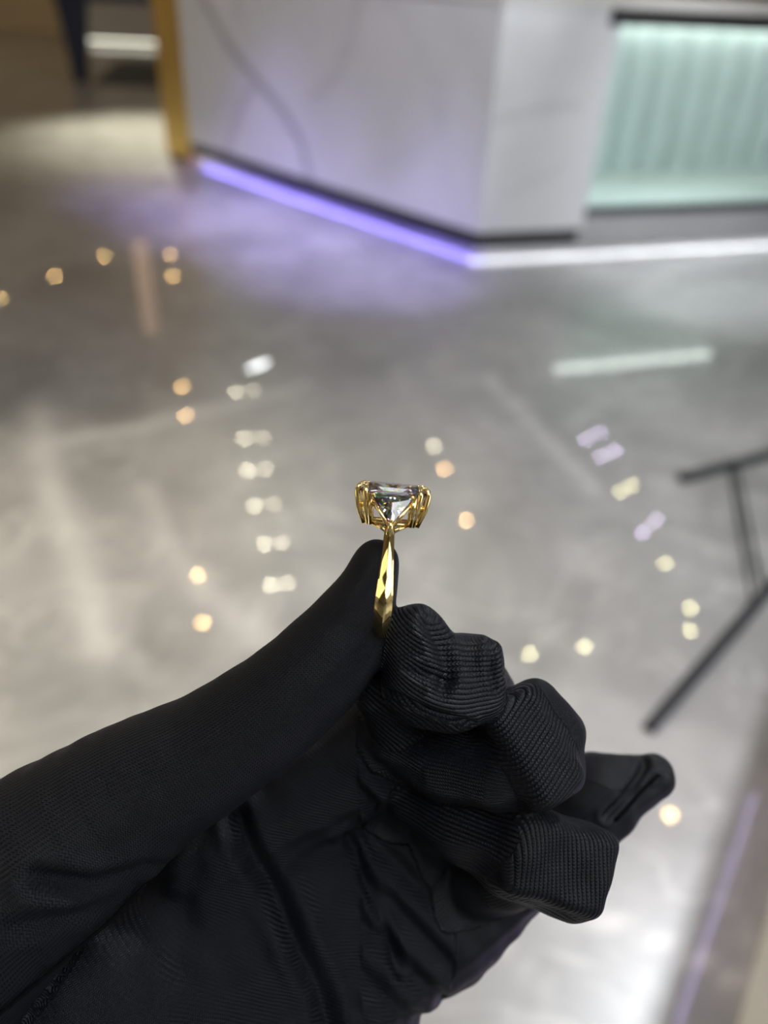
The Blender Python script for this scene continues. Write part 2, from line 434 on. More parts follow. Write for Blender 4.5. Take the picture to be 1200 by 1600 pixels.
for p, q in ((A0 + dA * 1.6, (1.95, 2.1)), (B0 + dB * 1.5, (1.75, 1.65))):
    bm = bmesh.new(); p = p - o0
    add_tube(bm, [(p[0], p[1], 0.01), (q[0] - o0[0], q[1] - o0[1], 0.46)], 0.014, 10); link_bm('leg', bm, M['black'], st)
bm = bmesh.new(); bmesh.ops.create_cone(bm, cap_ends=True, segments=48, radius1=0.35, radius2=0.35, depth=0.02, matrix=Matrix.Translation((1.95 - o0[0], 1.9 - o0[1], 0.47)))
link_bm('tabletop', bm, M['black'], st)

# ------------------------------------------------------------------ far end: navy desk, dark slab, lit counter
dk0 = px_floor(118, 128)
dk = empty('desk', 'navy blue desk with a tapered leg at the top left corner', 'desk', tuple(dk0), math.atan2(0.2, 1))
def taper(name, x0, x1, y0, y1, z0, z1, sx0, m):
    bm = bmesh.new()
    lo = [bm.verts.new(v) for v in ((x0 + sx0, y0, z0), (x0 + sx0 + (x1 - x0) * 0.42, y0, z0), (x0 + sx0 + (x1 - x0) * 0.42, y1, z0), (x0 + sx0, y1, z0))]
    hi = [bm.verts.new(v) for v in ((x0, y0, z1), (x1, y0, z1), (x1, y1, z1), (x0, y1, z1))]
    bm.faces.new(lo[::-1]); bm.faces.new(hi)
    for i in range(4): bm.faces.new((lo[i], lo[(i + 1) % 4], hi[(i + 1) % 4], hi[i]))
    return link_bm(name, bm, m, dk)
taper('leg', -0.08, 0.25, 0, 0.08, 0.0, 0.75, 0.07, M['navy'])
taper('leg', 1.55, 1.85, 0, 0.08, 0.0, 0.75, 0.07, M['navy'])
box('desktop', (-0.1, -0.05, 0.75), (1.9, 0.75, 0.83), M['navy'], dk, 0.006)
box('modesty_panel', (1.0, 0.30, 0.36), (1.7, 0.34, 0.75), M['black'], dk)
r0 = px_floor(112, 133)
dark_slab = box('dark_slab', (0.22, 0.12, 0.0), (1.5, 2.4, 0.012), M['dark_slab']); dark_slab.location = tuple(r0); dark_slab.rotation_euler = (0, 0, 0.2)  # thin dark slab on the floor beside the desk legs
tag(dark_slab, 'thin charcoal slab on the floor by the navy desk', 'dark_slab')
f0 = px_floor(140, 70)
fc = empty('far_counter', 'distant pale counter behind the navy desk with white light along its foot', 'counter', (f0[0], f0[1], 0), 0.15)
box('body', (0, 0, 0.08), (3.2, 0.5, 1.0), M['grey'], fc, 0.01)
box('plinth', (0, 0.12, 0), (3.2, 0.4, 0.08), M['dark'], fc)
box('light_strip', (0, 0.03, 0.045), (3.2, 0.06, 0.075), M['led_far'], fc)
pl = px_floor(217, 372, -1.5)
lamp = empty('pendant_lamp', 'tall peach coloured tube pendant mirrored as a warm streak in the floor at left', 'lamp', (pl[0], pl[1], CEIL))
bm = bmesh.new(); add_tube(bm, [(0, 0, -1.45), (0, 0, -0.35)], 0.09, 16); link_bm('tube', bm, M['l_peach'], lamp)
bm = bmesh.new(); add_tube(bm, [(0, 0, -0.35), (0, 0, 0)], 0.012, 8); link_bm('stem', bm, M['brass'], lamp)
bm = bmesh.new(); add_tube(bm, [(0, 0, -0.36), (0, 0, -0.33)], 0.1, 16); link_bm('cap', bm, M['brass'], lamp)

# ------------------------------------------------------------------ ceiling lights (mirrored as soft discs in the polished floor)
def ceil_pt(x, y): p = px_floor(x, y, -(CEIL - 0.012)); return (p[0], p[1], CEIL)
def make_downlight(name, label, group, r, mat):
    t = empty(name, label, 'light', (0, 0, 0), 0, group)
    bm = bmesh.new(); n = 20
    for a, b in ((r * 1.02, 0.0), ):
        prof = [(r * 1.02, -0.001), (r * 1.02, -0.012), (r * 1.35, -0.012), (r * 1.45, -0.004), (r * 1.45, 0.0)]
        rg = [[bm.verts.new((p[0] * math.cos(2 * math.pi * k / n), p[0] * math.sin(2 * math.pi * k / n), p[1])) for k in range(n)] for p in prof]
        for q0, q1 in zip(rg, rg[1:]):
            for k in range(n): bm.faces.new((q0[k], q0[(k + 1) % n], q1[(k + 1) % n], q1[k]))
    link_bm('trim_ring', bm, M['trim'], t)
    bm = bmesh.new(); bmesh.ops.create_cone(bm, cap_ends=True, segments=n, radius1=r, radius2=r, depth=0.006, matrix=Matrix.Translation((0, 0, -0.007)))
    link_bm('lens', bm, mat, t); return t
def copy_thing(o):
    c = o.copy(); col.objects.link(c)
    for ch in o.children:
        d = ch.copy(); col.objects.link(d); d.parent = c
    return c
pools = []
def lights(name, group, r, mat, pts):
    first = make_downlight(name, None, group, r, M[mat])
    for i, (p, lab) in enumerate(pts):
        o = first if i == 0 else copy_thing(first); o.location = ceil_pt(*p); tag(o, lab, 'light')
        if p in ((291, 649), (285, 604)): pools.append(o)
A_ = 'amber ceiling downlight mirrored '
lights('ceiling_downlight', 'warm ceiling downlights', 0.028, 'l_warm', [
    ((0, 466), A_ + 'at the left edge, half cut off'), ((85, 431), A_ + 'second from the left edge'), ((163, 400), A_ + 'just left of the peach streak'),
    ((266, 398), A_ + 'right of the peach streak, upper of two'), ((270, 431), A_ + 'right of the peach streak, lower of two'),
    ((285, 604), A_ + 'below the white dash, upper of two on the left'), ((291, 649), A_ + 'below the white dash, lower of two on the left'),
    ((695, 733), A_ + 'above right of the diamond'), ((728, 813), A_ + 'right of the ring head, level with its prongs'),
    ((309, 899), A_ + 'left of the thumb tip, upper of two'), ((317, 973), A_ + 'just above the gloved thumb'), ((1047, 1273), A_ + 'below the tip of the little finger')])
W_ = 'white ceiling downlight of the left row, '
lights('ceiling_downlight', 'white ceiling downlights, left row', 0.026, 'l_white', [
    ((369, 612), W_ + 'nearest the white dash'), ((382, 685), W_ + 'second below the white dash'), ((387, 735), W_ + 'third below the white dash'),
    ((398, 790), W_ + 'fourth below the white dash'), ((413, 850), W_ + 'second from the thumb'), ((424, 915), W_ + 'nearest the thumb'),
    ((678, 697), 'white ceiling downlight mirrored alone above right of the diamond')])
W_ = 'faint white ceiling downlight of the right row, '
lights('ceiling_downlight', 'white ceiling downlights, right row', 0.020, 'l_white', [
    ((397, 610), W_ + 'nearest the white dash'), ((410, 685), W_ + 'second below the white dash'), ((416, 733), W_ + 'third below the white dash'),
    ((427, 788), W_ + 'fourth below the white dash'), ((442, 848), W_ + 'second from the thumb'), ((450, 911), W_ + 'nearest the thumb'),
    ((705, 691), 'faint white ceiling downlight mirrored just above an amber one, right of the diamond')])
Y_ = 'pale yellow ceiling downlight mirrored '
lights('ceiling_downlight', 'yellow ceiling downlights', 0.024, 'l_yel', [
    ((970, 768), Y_ + 'between two violet pairs, left of its pair'), ((988, 758), Y_ + 'between two violet pairs, right of its pair'),
    ((1078, 950), Y_ + 'beside the black table bar, upper of two'), ((1078, 985), Y_ + 'beside the black table bar, lower of two'),
    ((913, 1010), Y_ + 'above the middle finger, right of its neighbour'), ((827, 1022), Y_ + 'just above the knuckle of the middle finger'),
    ((1040, 880), Y_ + 'below the violet pair nearest the table')])
V_ = 'violet ceiling downlight mirrored '
lights('ceiling_downlight', 'violet ceiling downlights', 0.024, 'l_vio', [
    ((916, 686), V_ + 'nearest the counter, left of its pair'), ((937, 677), V_ + 'nearest the counter, right of its pair'),
    ((940, 713), V_ + 'in the second pair from the counter, left one'), ((960, 704), V_ + 'in the second pair from the counter, right one'),
    ((1005, 832), V_ + 'in the pair nearest the table, left one'), ((1025, 812), V_ + 'in the pair nearest the table, right one')])
def bar_light(name, label, a, b, wd, mat):
    a = np.array(ceil_pt(*a)); b = np.array(ceil_pt(*b)); d = b - a; L = float(np.linalg.norm(d))
    t = empty(name, label, 'light', tuple(a), math.atan2(d[1], d[0]))
    box('housing', (-0.02, -wd * 0.8, -0.02), (L + 0.02, wd * 0.8, 0), M['trim'], t)
    box('diffuser', (0, -wd / 2, -0.026), (L, wd / 2, -0.02), M[mat], t); return t
bar_light('linear_ceiling_light', 'short bright ceiling light mirrored as a white dash left of the ring', (390, 578), (418, 567), 0.05, 'l_bright')
def panel(label, x, y, sx, sy, mat):
    t = empty('added_fill_panel', label, 'light', (x, y, CEIL))
    bm = bmesh.new()
    for a, b in (((-sx, -sy), (sx, -sy + 0.02)), ((-sx, sy - 0.02), (sx, sy)), ((-sx, -sy + 0.02), (-sx + 0.02, sy - 0.02)), ((sx - 0.02, -sy + 0.02), (sx, sy - 0.02))):
        add_box(bm, (a[0], a[1], -0.02), (b[0], b[1], 0))
    link_bm('frame', bm, M['trim'], t)
    box('diffuser', (-sx + 0.02, -sy + 0.02, -0.014), (sx - 0.02, sy - 0.02, -0.008), M[mat], t)
def beam(parent, target, watts, color, cone, blend, rad):
    l = bpy.data.lights.new('beam', 'SPOT'); l.energy = watts; l.color = color; l.spot_size = math.radians(cone); l.spot_blend = blend; l.shadow_soft_size = rad
    o = bpy.data.objects.new('beam', l); col.objects.link(o); o.parent = parent; o.location = (0, 0, -0.03)
    d = Vector(target) - parent.location; o.rotation_euler = d.to_track_quat('-Z', 'Y').to_euler()
def key(label, x, y, r_, mat, target, watts, color, cone, blend=1.0):
    t = make_downlight('ceiling_spotlight', label, None, r_, M[mat]); t.location = (x, y, CEIL)
    beam(t, target, watts, color, cone, blend, r_)
key('strong cool ceiling spotlight above the right hand cabinet', 1.57, 1.55, 0.08, 'key_c', (0.7, 1.0, 0), KEY_COOL, (0.93, 0.96, 1.0), 92)
key('unseen cool spotlight added to brighten the floor before the glass case', 1.25, 3.3, 0.05, 'key_c', (1.6, 4.05, 0), FILL_CASE, (0.9, 0.93, 1.0), 44)  # added lamp, whitens the floor in front of the case
key('unseen strong warm spotlight added to brighten the left floor', -2.4, 1.2, 0.08, 'key_w', (-0.75, 0.95, 0), FILL_WARM, (1.0, 0.91, 0.70), 50)  # added lamp, warms and lifts the floor at left
for wh, fx, fy, tx, ty in (('the left end', -0.80, 3.60, -1.28, 4.95), ('the middle', -0.60, 3.50, -0.86, 4.42), ('the right end', -0.30, 3.20, -0.2, 3.82)):
    key('unseen violet spotlight added to tint the floor by ' + wh + ' of the marble front', fx, fy, 0.05, 'key_v', (tx, ty, 0), FILL_VIOLET, (0.50, 0.44, 1.0), 32)  # added lamps, widen the violet glow at the counter foot
key('unseen cool spotlight added to brighten the counter faces', 0.7, 0.9, 0.06, 'key_c', (-0.45, 4.9, 0.7), FILL_FACE, (0.88, 0.94, 1.0), 48)  # added lamp, lifts the marble faces without the floor
panel('unseen wide cool panel added behind the camera to fill ring and glove', 0.5, -0.9, 1.0, 0.6, 'p_soft')  # added soft fill for the diamonds and glove
panel('unseen warm panel added as fill on the left', -5.2, 3.2, 0.6, 0.6, 'p_warm')  # added warm fill, placed where the floor won't mirror it
panel('unseen warm panel added at the far left to brighten the far wall', -7.5, 10.0, 0.8, 0.8, 'p_warm')  # added to lift the dim far wall
panel('unseen cool panel added on the right for a highlight on the gold', 3.1, -0.6, 0.45, 0.6, 'p_cool')  # added so the shank's right side catches a bright reflection

for t in pools: beam(t, (-1.95, 6.75, 0), POOL, (1.0, 0.95, 0.74), 50, 1.0, 0.03)

# unseen glowing cabinets added beside the camera so the gold has highlights
def fill_cabinet(label, x, y0, y1, face, mat):
    t = empty('side_cabinet', label, 'cabinet', (x, (y0 + y1) / 2, 0)); h = (y1 - y0) / 2
    box('body', (0 if face < 0 else -0.4, -h, 0), (0.4 if face < 0 else 0, h, 2.5), M['white'], t, 0.004)
    for k in range(3):
        a = -h + 0.06 + k * (2 * h - 0.12) / 3; b_ = a + (2 * h - 0.12) / 3 - 0.06
        box('added_glow_panel', (-0.012 if face < 0 else 0.002, a, 0.75), (-0.002 if face < 0 else 0.012, b_, 2.35), M[mat], t)
fill_cabinet('unseen tall glowing cabinet added right of the camera to light the ring', 4.4, -2.6, 0.9, -1, 'disp_c')
fill_cabinet('unseen tall glowing cabinet added left of the camera to light the ring', -4.8, -2.2, 0.6, 1, 'disp_w')

# ------------------------------------------------------------------ the gloved hand
HAND = CPOS + fwd * HAND_D
D0 = HAND_D * 1000
def H(px, py, z=0.0):              # a measured point of the hand in its own frame, millimetres
    s = (D0 - z) / FPX; return np.array([(px - 600) * s, (800 - py) * s, z])

prims = []     # dict(g group, kind, ...)
def chain(g, pts, k=0, ref=(0, 0, 1), urot=0.0, sub=1):
    s = 0.0; e = np.array(ref, float)
    Rm = sum(r for _, r in pts) / len(pts)
    if sub > 1:                    # smooth curve through the joints
        A = np.array([(*p, r) for p, r in pts], float); E = np.vstack([2 * A[0] - A[1], A, 2 * A[-1] - A[-2]]); o = []
        for i in range(1, len(E) - 2):
            for j in range(sub):
                t = j / sub; a, b, c, d = E[i - 1:i + 3]
                o.append(0.5 * (2 * b + (c - a) * t + (2 * a - 5 * b + 4 * c - d) * t * t + (3 * b - a - 3 * c + d) * t ** 3))
        o.append(E[-2]); pts = [(tuple(q[:3]), q[3]) for q in o]
    for (p, r), (q, r2) in zip(pts, pts[1:]):
        a = H(*p); b = H(*q); ax = b - a; L = np.linalg.norm(ax); ax = ax / L
        e = e - ax * (e @ ax); e /= np.linalg.norm(e)
        prims.append(dict(g=g, t='c', a=a, b=b, r0=r, r1=r2, s0=s, L=L, ax=ax, e=e.copy(), f=np.cross(ax, e), k=k, R=Rm, urot=urot)); s += L
def rbox(g, c, adir, tilt, half, r, k=0, urot=0.0):
    a = np.array([adir[0], adir[1], tilt[0]], float); a /= np.linalg.norm(a)
    n = np.array([tilt[1], tilt[2], 1.0]); n -= a * (n @ a); n /= np.linalg.norm(n); b = np.cross(n, a)
    prims.append(dict(g=g, t='b', c=H(*c), A=np.stack([a, b, n]), h=np.array(half, float), r=r, k=k, urot=urot))

# thumb: thenar to tip
chain('thumb', [((-300, 1690, -6), 27), ((-70, 1448, -2), 20.0), ((175, 1262, -1), 13.8), ((330, 1172, 0), 10.9), ((445, 1090, 0), 9.6), ((530, 1005, -1), 8.4), ((572, 925, -3), 5.6), ((588, 877, -4), 4.1)], k=1, sub=5)
# index: knuckle behind, bent back to the ring
chain('index', [((590, 1290, -38), 10), ((742, 1090, -22), 8.2), ((725, 1062, -8), 7.6)], k=0)
rbox('index', (703, 1060, -3), (1.0, -0.03), (-0.10, 0.05, 0.25), (10.2, 8.2, 7.0), 5.6)
chain('index', [((652, 1062, 0), 6.2), ((647, 1000, -1), 6.4)], k=0)
chain('index', [((655, 1075, 0), 6.0), ((700, 1092, 0), 6.2)], k=0)
chain('index', [((603, 1035, -9), 4.5), ((600, 1075, -10), 6.0), ((630, 1120, -14), 7.5)], k=0)
# middle
chain('middle', [((640, 1310, -40), 10), ((800, 1190, -20), 9), ((820, 1170, -8), 7)], k=0)
rbox('middle', (822, 1170, -5), (0.89, 0.46), (-0.35, 0.1, 0.25), (6.4, 10.6, 6.5), 3.0, urot=0.35)
chain('middle', [((838, 1098, -8), 4.6), ((868, 1142, -8), 5.0), ((872, 1198, -8), 5.0)], k=0)
chain('middle', [((776, 1205, -7), 7.4), ((690, 1185, -12), 7.2), ((620, 1150, -16), 6.5)], k=0)
# ring finger
chain('ringf', [((690, 1375, -42), 10), ((850, 1345, -24), 8.5)], k=0)
rbox('ringf', (866, 1340, -9), (0.30, 0.95), (-0.2, 0.2, 0.2), (7.8, 10.4, 6.0), 2.6, urot=0.3)
chain('ringf', [((810, 1310, -10), 7.2), ((720, 1275, -16), 7.0), ((650, 1240, -22), 7.0)], k=0)
chain('ringf', [((735, 1330, -15), 3.0), ((790, 1362, -11), 3.4), ((890, 1416, -10), 3.2)], k=0)
# little finger
chain('little', [((690, 1470, -40), 10), ((840, 1330, -40), 9.3), ((930, 1254, -40), 8.8), ((1019, 1216, -40), 4.2)], k=1)
chain('little', [((940, 1225, -40), 7.0), ((1019, 1213, -40), 4.2)], k=1)
# palm
chain('palm', [((-200, 1800, -24), 32), ((180, 1560, -26), 26), ((420, 1420, -34), 19), ((600, 1300, -40), 14)], k=1)
chain('palm', [((60, 1900, -26), 33), ((400, 1640, -30), 22), ((560, 1530, -36), 13), ((690, 1450, -40), 10), ((760, 1400, -41), 9)], k=1)
chain('palm', [((560, 1270, -40), 12), ((640, 1360, -42), 12), ((700, 1420, -42), 10)], k=1)
chain('palm', [((330, 1310, -22), 12), ((480, 1210, -26), 11), ((610, 1150, -26), 11), ((720, 1110, -26), 9)], k=1)
chain('palm', [((300, 1500, -32), 22), ((600, 1400, -42), 13)], k=1)

KIN = dict(thumb=0.6, index=2.5, middle=2.8, ringf=4.5, little=4.0, palm=9.0)
KOUT = dict(palm=0, little=3.0, ringf=0.7, middle=0.7, index=0.7, thumb=1.2)

def prim_dist(p, X, Y, Z):
    if p['t'] == 'c':
        a, ab = p['a'], p['b'] - p['a']
        x, y, z = X - a[0], Y - a[1], Z - a[2]
        t = np.clip((x * ab[0] + y * ab[1] + z * ab[2]) / (ab @ ab), 0, 1)
        return np.sqrt((x - t * ab[0]) ** 2 + (y - t * ab[1]) ** 2 + (z - t * ab[2]) ** 2) - (p['r0'] + t * (p['r1'] - p['r0'])), t
    x, y, z = X - p['c'][0], Y - p['c'][1], Z - p['c'][2]; q = []
    for i in range(3):
        A = p['A'][i]; q.append(np.abs(x * A[0] + y * A[1] + z * A[2]) - (p['h'][i] - p['r']))
    out = np.sqrt(sum(np.maximum(c, 0) ** 2 for c in q)); ins = np.minimum(np.maximum(np.maximum(q[0], q[1]), q[2]), 0)
    return out + ins - p['r'], None

def smin(a, b, k):
    if k <= 0: return np.minimum(a, b)
    h = np.maximum(k - np.abs(a - b), 0) / k
    return np.minimum(a, b) - h * h * k * 0.25

def build_field(h):
    lo = np.array([-152.0, -180.0, -75.0]); hi = np.array([74.0, 2.0, 22.0])
    n = np.ceil((hi - lo) / h).astype(int) + 1
    ax = [(lo[i] + h * np.arange(n[i])).astype(np.float32) for i in range(3)]
    field = np.full(n, 20.0, np.float32)
    for g in ('palm', 'little', 'ringf', 'middle', 'index', 'thumb'):
        gd = np.full(n, 20.0, np.float32)
        for p in prims:
            if p['g'] != g: continue
            if p['t'] == 'c':
                r = max(p['r0'], p['r1']) + 10; mn = np.minimum(p['a'], p['b']) - r; mx = np.maximum(p['a'], p['b']) + r
            else:
                r = np.linalg.norm(p['h']) + 10; mn = p['c'] - r; mx = p['c'] + r
            i0 = np.clip(np.floor((mn - lo) / h).astype(int), 0, n); i1 = np.clip(np.ceil((mx - lo) / h).astype(int), 0, n)
            if np.any(i1 <= i0): continue
            sl = tuple(slice(a, b) for a, b in zip(i0, i1))
            d, _ = prim_dist(p, ax[0][sl[0]][:, None, None], ax[1][sl[1]][None, :, None], ax[2][sl[2]][None, None, :])
            gd[sl] = smin(gd[sl], d.astype(np.float32), KIN[g])
        # the fingertip and the thumb press flat against the ring's two sides
        if g == 'index':
            gd = np.maximum(gd, (1.15 - (ax[0] - ax[1] * 0.03))[:, None, None] if False else gd)
        field = smin(field, gd, KOUT[g]) if KOUT[g] else np.minimum(field, gd)
    return field, lo, ax

def surface_nets(Dg, lo, h):
    s = Dg < 0
    c = np.zeros(tuple(np.array(Dg.shape) - 1), np.uint8)
    offs = [(i, j, k) for i in (0, 1) for j in (0, 1) for k in (0, 1)]
    N = c.shape
    for o in offs: c += s[o[0]:o[0] + N[0], o[1]:o[1] + N[1], o[2]:o[2] + N[2]]
    I, J, K = np.nonzero((c > 0) & (c < 8))
    idx = np.full(N, -1, np.int32); idx[I, J, K] = np.arange(len(I))
    acc = np.zeros((len(I), 3)); cnt = np.zeros(len(I))
    for a in offs:
        for d in range(3):
            if a[d]: continue
            b = list(a); b[d] = 1
            d0 = Dg[I + a[0], J + a[1], K + a[2]]; d1 = Dg[I + b[0], J + b[1], K + b[2]]
            m = (d0 < 0) != (d1 < 0); t = np.where(m, d0 / np.where(m, d0 - d1, 1), 0)
            for q in range(3): acc[:, q] += np.where(m, a[q] + (t if q == d else 0), 0)
            cnt += m
    V = acc / cnt[:, None] + np.stack([I, J, K], 1); V = V * h + lo
    quads = []
    for d in range(3):
        e, f = (d + 1) % 3, (d + 2) % 3
        sl0 = [slice(None)] * 3; sl1 = [slice(None)] * 3; sl0[d] = slice(None, -1); sl1[d] = slice(1, None)
        s0, s1 = s[tuple(sl0)], s[tuple(sl1)]
        P = np.argwhere(s0 != s1); P = P[(P[:, e] > 0) & (P[:, f] > 0) & (P[:, e] < Dg.shape[e] - 1) & (P[:, f] < Dg.shape[f] - 1)]
        fl = s0[P[:, 0], P[:, 1], P[:, 2]]
        def at(de, df):
            Q = P.copy(); Q[:, e] += de; Q[:, f] += df; return idx[Q[:, 0], Q[:, 1], Q[:, 2]]
        q = np.stack([at(-1, -1), at(0, -1), at(0, 0), at(-1, 0)], 1)
        q[~fl] = q[~fl][:, ::-1]
        quads.append(q)
    return V, np.concatenate(quads)

RES = 0.44
field, flo, fax = build_field(RES)
HV, HF = surface_nets(field, flo, RES)
del field

def vnormals(V, F):
    n = np.zeros_like(V); fn = np.cross(V[F[:, 2]] - V[F[:, 0]], V[F[:, 3]] - V[F[:, 1]])
    for i in range(4): np.add.at(n, F[:, i], fn)
    return n / np.maximum(np.linalg.norm(n, axis=1, keepdims=True), 1e-9)
def laplace(V, F, it, f=0.5):
    for _ in range(it):
        s = np.zeros_like(V); c = np.zeros(len(V))
        for i in range(4):
            np.add.at(s, F[:, i], V[F[:, (i + 1) % 4]] + V[F[:, (i + 3) % 4]]); np.add.at(c, F[:, i], 2)
        V = V * (1 - f) + f * s / c[:, None]
    return V
HV = laplace(HV, HF, 2)
# which piece of the glove each vertex belongs to, and its knit coordinates
def blended(p_list, Q):
    W = np.zeros(len(Q)); U = np.zeros(len(Q)); Vv = np.zeros(len(Q)); ds = []
    for p in p_list: ds.append(prim_dist(p, Q[:, 0], Q[:, 1], Q[:, 2]))
    mn = np.min([d for d, _ in ds], axis=0)
    for p, (d, t) in zip(p_list, ds):
        wq = np.exp(-(d - mn) / 1.2); w_ = Q - p['a']; tt = w_ @ p['ax']; w_ = w_ - tt[:, None] * p['ax']
        W += wq; U += wq * np.arctan2(w_ @ p['f'], w_ @ p['e']) * p['R']; Vv += wq * (p['s0'] + np.clip(tt, -2, p['L'] + 2))
    return U / W, Vv / W
best = np.full(len(HV), 1e9); uvk = np.zeros((len(HV), 3)); grp = np.zeros(len(HV), int)
GI = {g: i for i, g in enumerate(KIN)}
for p in prims:
    d, t = prim_dist(p, HV[:, 0], HV[:, 1], HV[:, 2]); m = d < best
    best = np.where(m, d, best); grp[m] = GI[p['g']]
    q = HV[m]
    if p['g'] == 'palm':
        u = (q[:, 0] * 0.5 + q[:, 1] * 0.86 + q[:, 2] * 0.3) * 0.8; v = q[:, 0] * 0.86 - q[:, 1] * 0.5; u = u * 1.3; v = v * 1.3; k = 1.4
    elif p['t'] == 'c':
        w_ = q - p['a']; tt = t[m] * p['L']; w_ = w_ - tt[:, None] * p['ax']
        u = np.arctan2(w_ @ p['f'], w_ @ p['e']) * p['R']; v = p['s0'] + w_ @ p['ax'] * 0 + tt; k = dict(thumb=1.0, little=1.6, middle=1.1).get(p['g'], 0.0)
        pass
    else:
        w_ = (q - p['c']) @ p['A'].T; c_, s_ = math.cos(p['urot']), math.sin(p['urot'])
        u = w_[:, 1] * c_ - w_[:, 0] * s_ + w_[:, 2] * 0.6; v = w_[:, 0] * c_ + w_[:, 1] * s_; k = 0.0
    uvk[m, 0] = u; uvk[m, 1] = v; uvk[m, 2] = k
m = grp == GI['thumb']
uvk[m, 0], uvk[m, 1] = blended([p for p in prims if p['g'] == 'thumb'], HV[m])
m = (HV[:, 2] < -24) & (grp != GI['thumb']); uvk[m, 2] = np.maximum(uvk[m, 2], 1.55)
# the forefinger's ribs run straight along it and turn at the fold under the tip
m = (grp == GI['index']) & (HV[:, 2] > -14)
q = HV[m]; bx = [p for p in prims if p['g'] == 'index' and p['t'] == 'b'][0]; w_ = (q - bx['c']) @ bx['A'].T
ua = w_[:, 1] + w_[:, 2] * 0.6 - 0.03 * (w_[:, 0] - 2) ** 2 * (w_[:, 0] < 2)
fl = (q[:, 1] - H(612, 1084)[1]) + (q[:, 0] - H(612, 1084)[0]) * 0.36
ub = q[:, 0] * 0.62 + q[:, 1] * 0.78
uvk[m, 0] = np.where(fl > 0, ua, ub); uvk[m, 1] = np.where(fl > 0, w_[:, 0], q[:, 0] * 0.78 - q[:, 1] * 0.62); uvk[m, 2] = 0.0
# soft cloth unevenness and folds
N = vnormals(HV, HF)
x, y, z = HV.T
disp = 0.22 * np.sin(x * 0.31 + 1.3 * np.sin(y * 0.17)) * np.sin(y * 0.27 + z * 0.2 + 1.0) + 0.12 * np.sin(x * 0.7 + y * 0.55 + 2 * np.sin(z * 0.3)) + 0.10 * np.sin(y * 0.9 - x * 0.35 + z * 0.6)
disp = disp * np.where(grp == GI['thumb'], 0.35, 1.0)
front = np.clip(N[:, 2] * 2 + 0.4, 0, 1)
def fold(pts, g, amp, wd, ridge=0.5):
    global disp
    zs = {'palm': -22, 'thumb': 4, 'index': 4, 'middle': 2, 'ringf': 0, 'little': -34}[g]
    line = [H(px_, py_, zs)[:2] for px_, py_ in pts]
    d = poly_dist(HV[:, :2], line)
    m = (grp == GI[g]) * front
    disp = disp - amp * m * np.exp(-(d / wd) ** 2) + ridge * amp * m * np.exp(-((d - 2.2 * wd) / (wd * 1.1)) ** 2)
fold([(385, 1250), (415, 1330), (460, 1420), (505, 1530), (530, 1620)], 'palm', 2.2, 1.7, 0.45)
fold([(540, 1300), (575, 1390), (610, 1480), (622, 1530)], 'palm', 0.9, 1.0)
fold([(330, 1290), (300, 1420), (330, 1560)], 'palm', 0.5, 2.0)
fold([(100, 1330), (170, 1350), (235, 1345)], 'thumb', 1.2, 1.6)
fold([(60, 1400), (140, 1400), (210, 1375)], 'thumb', 0.7, 1.6)
fold([(670, 975), (690, 1010), (700, 1050), (690, 1070)], 'index', 0.9, 1.1)
fold([(640, 1040), (670, 1050), (700, 1060)], 'index', 0.5, 0.8)
fold([(606, 1080), (660, 1100), (735, 1128)], 'index', 0.7, 0.6)
fold([(775, 1000), (768, 1040), (778, 1080)], 'index', 0.6, 0.7)
fold([(940, 1265), (985, 1228), (1015, 1200)], 'little', 0.9, 0.8)
# scalloped glove edge along the heel of the hand
heel = (grp == GI['palm']) & (x > -5)
disp = disp + heel * 0.9 * np.sin((x * 0.75 + y * 0.66) * 0.95)
HV = HV + N * disp[:, None]
HV = laplace(HV, HF, 1)

hand = empty('person', 'person in black knit gloves, fingers pinching a gold diamond ring between thumb and forefinger', 'person')
hand.matrix_world = basis(HAND)
me = bpy.data.meshes.new('glove')
me.vertices.add(len(HV)); me.vertices.foreach_set('co', (HV * 0.001).astype(np.float32).ravel())
me.loops.add(HF.size); me.loops.foreach_set('vertex_index', HF.astype(np.int32).ravel())
me.polygons.add(len(HF)); me.polygons.foreach_set('loop_start', np.arange(0, HF.size, 4, dtype=np.int32))
me.polygons.foreach_set('use_smooth', np.ones(len(HF), bool))
me.update(calc_edges=True); me.validate()
at = me.attributes.new('knit', 'FLOAT_VECTOR', 'POINT'); at.data.foreach_set('vector', uvk.astype(np.float32).ravel())
me.materials.append(M['knit'])
glove = bpy.data.objects.new('glove', me); col.objects.link(glove); glove.parent = hand

b_ = bmesh.new(); add_tube(b_, [Vector(p) * 0.001 for p in ((-98, -128, -22), (-110, -146, -18), (-170, -230, 10), (-260, -350, 60))], [0.043, 0.046, 0.05, 0.056], 32)
sl = link_bm('sleeve', b_, M['sleeve'], hand, True); sl['label'] = 'dark plain sleeve'
def seam(pts, zmax_only, rad):
    """a sewn seam lying on the glove's front along a measured line"""
    P = [np.array(H(*p)) for p in pts]; line = []
    for a, b in zip(P, P[1:]):
        n_ = max(2, int(np.linalg.norm((b - a)[:2]) / 1.5))
        for t in range(n_): line.append(a + (b - a) * t / n_)
    line.append(P[-1]); out = []
    for q in line:
        m_ = (np.hypot(HV[:, 0] - q[0], HV[:, 1] - q[1]) < 0.8) & (HV[:, 2] < zmax_only)
        if m_.any(): out.append((q[0], q[1], float(HV[m_, 2].max()) + 0.05))
    z_ = np.array([o[2] for o in out]); z_ = np.convolve(np.pad(z_, 2, 'edge'), np.ones(5) / 5, 'valid')
    b_ = bmesh.new(); add_tube(b_, [Vector((o[0], o[1], z)) * 0.001 for o, z in zip(out, z_)], rad * 0.001, 8)
    return link_bm('seam', b_, M['seam'], glove, True)
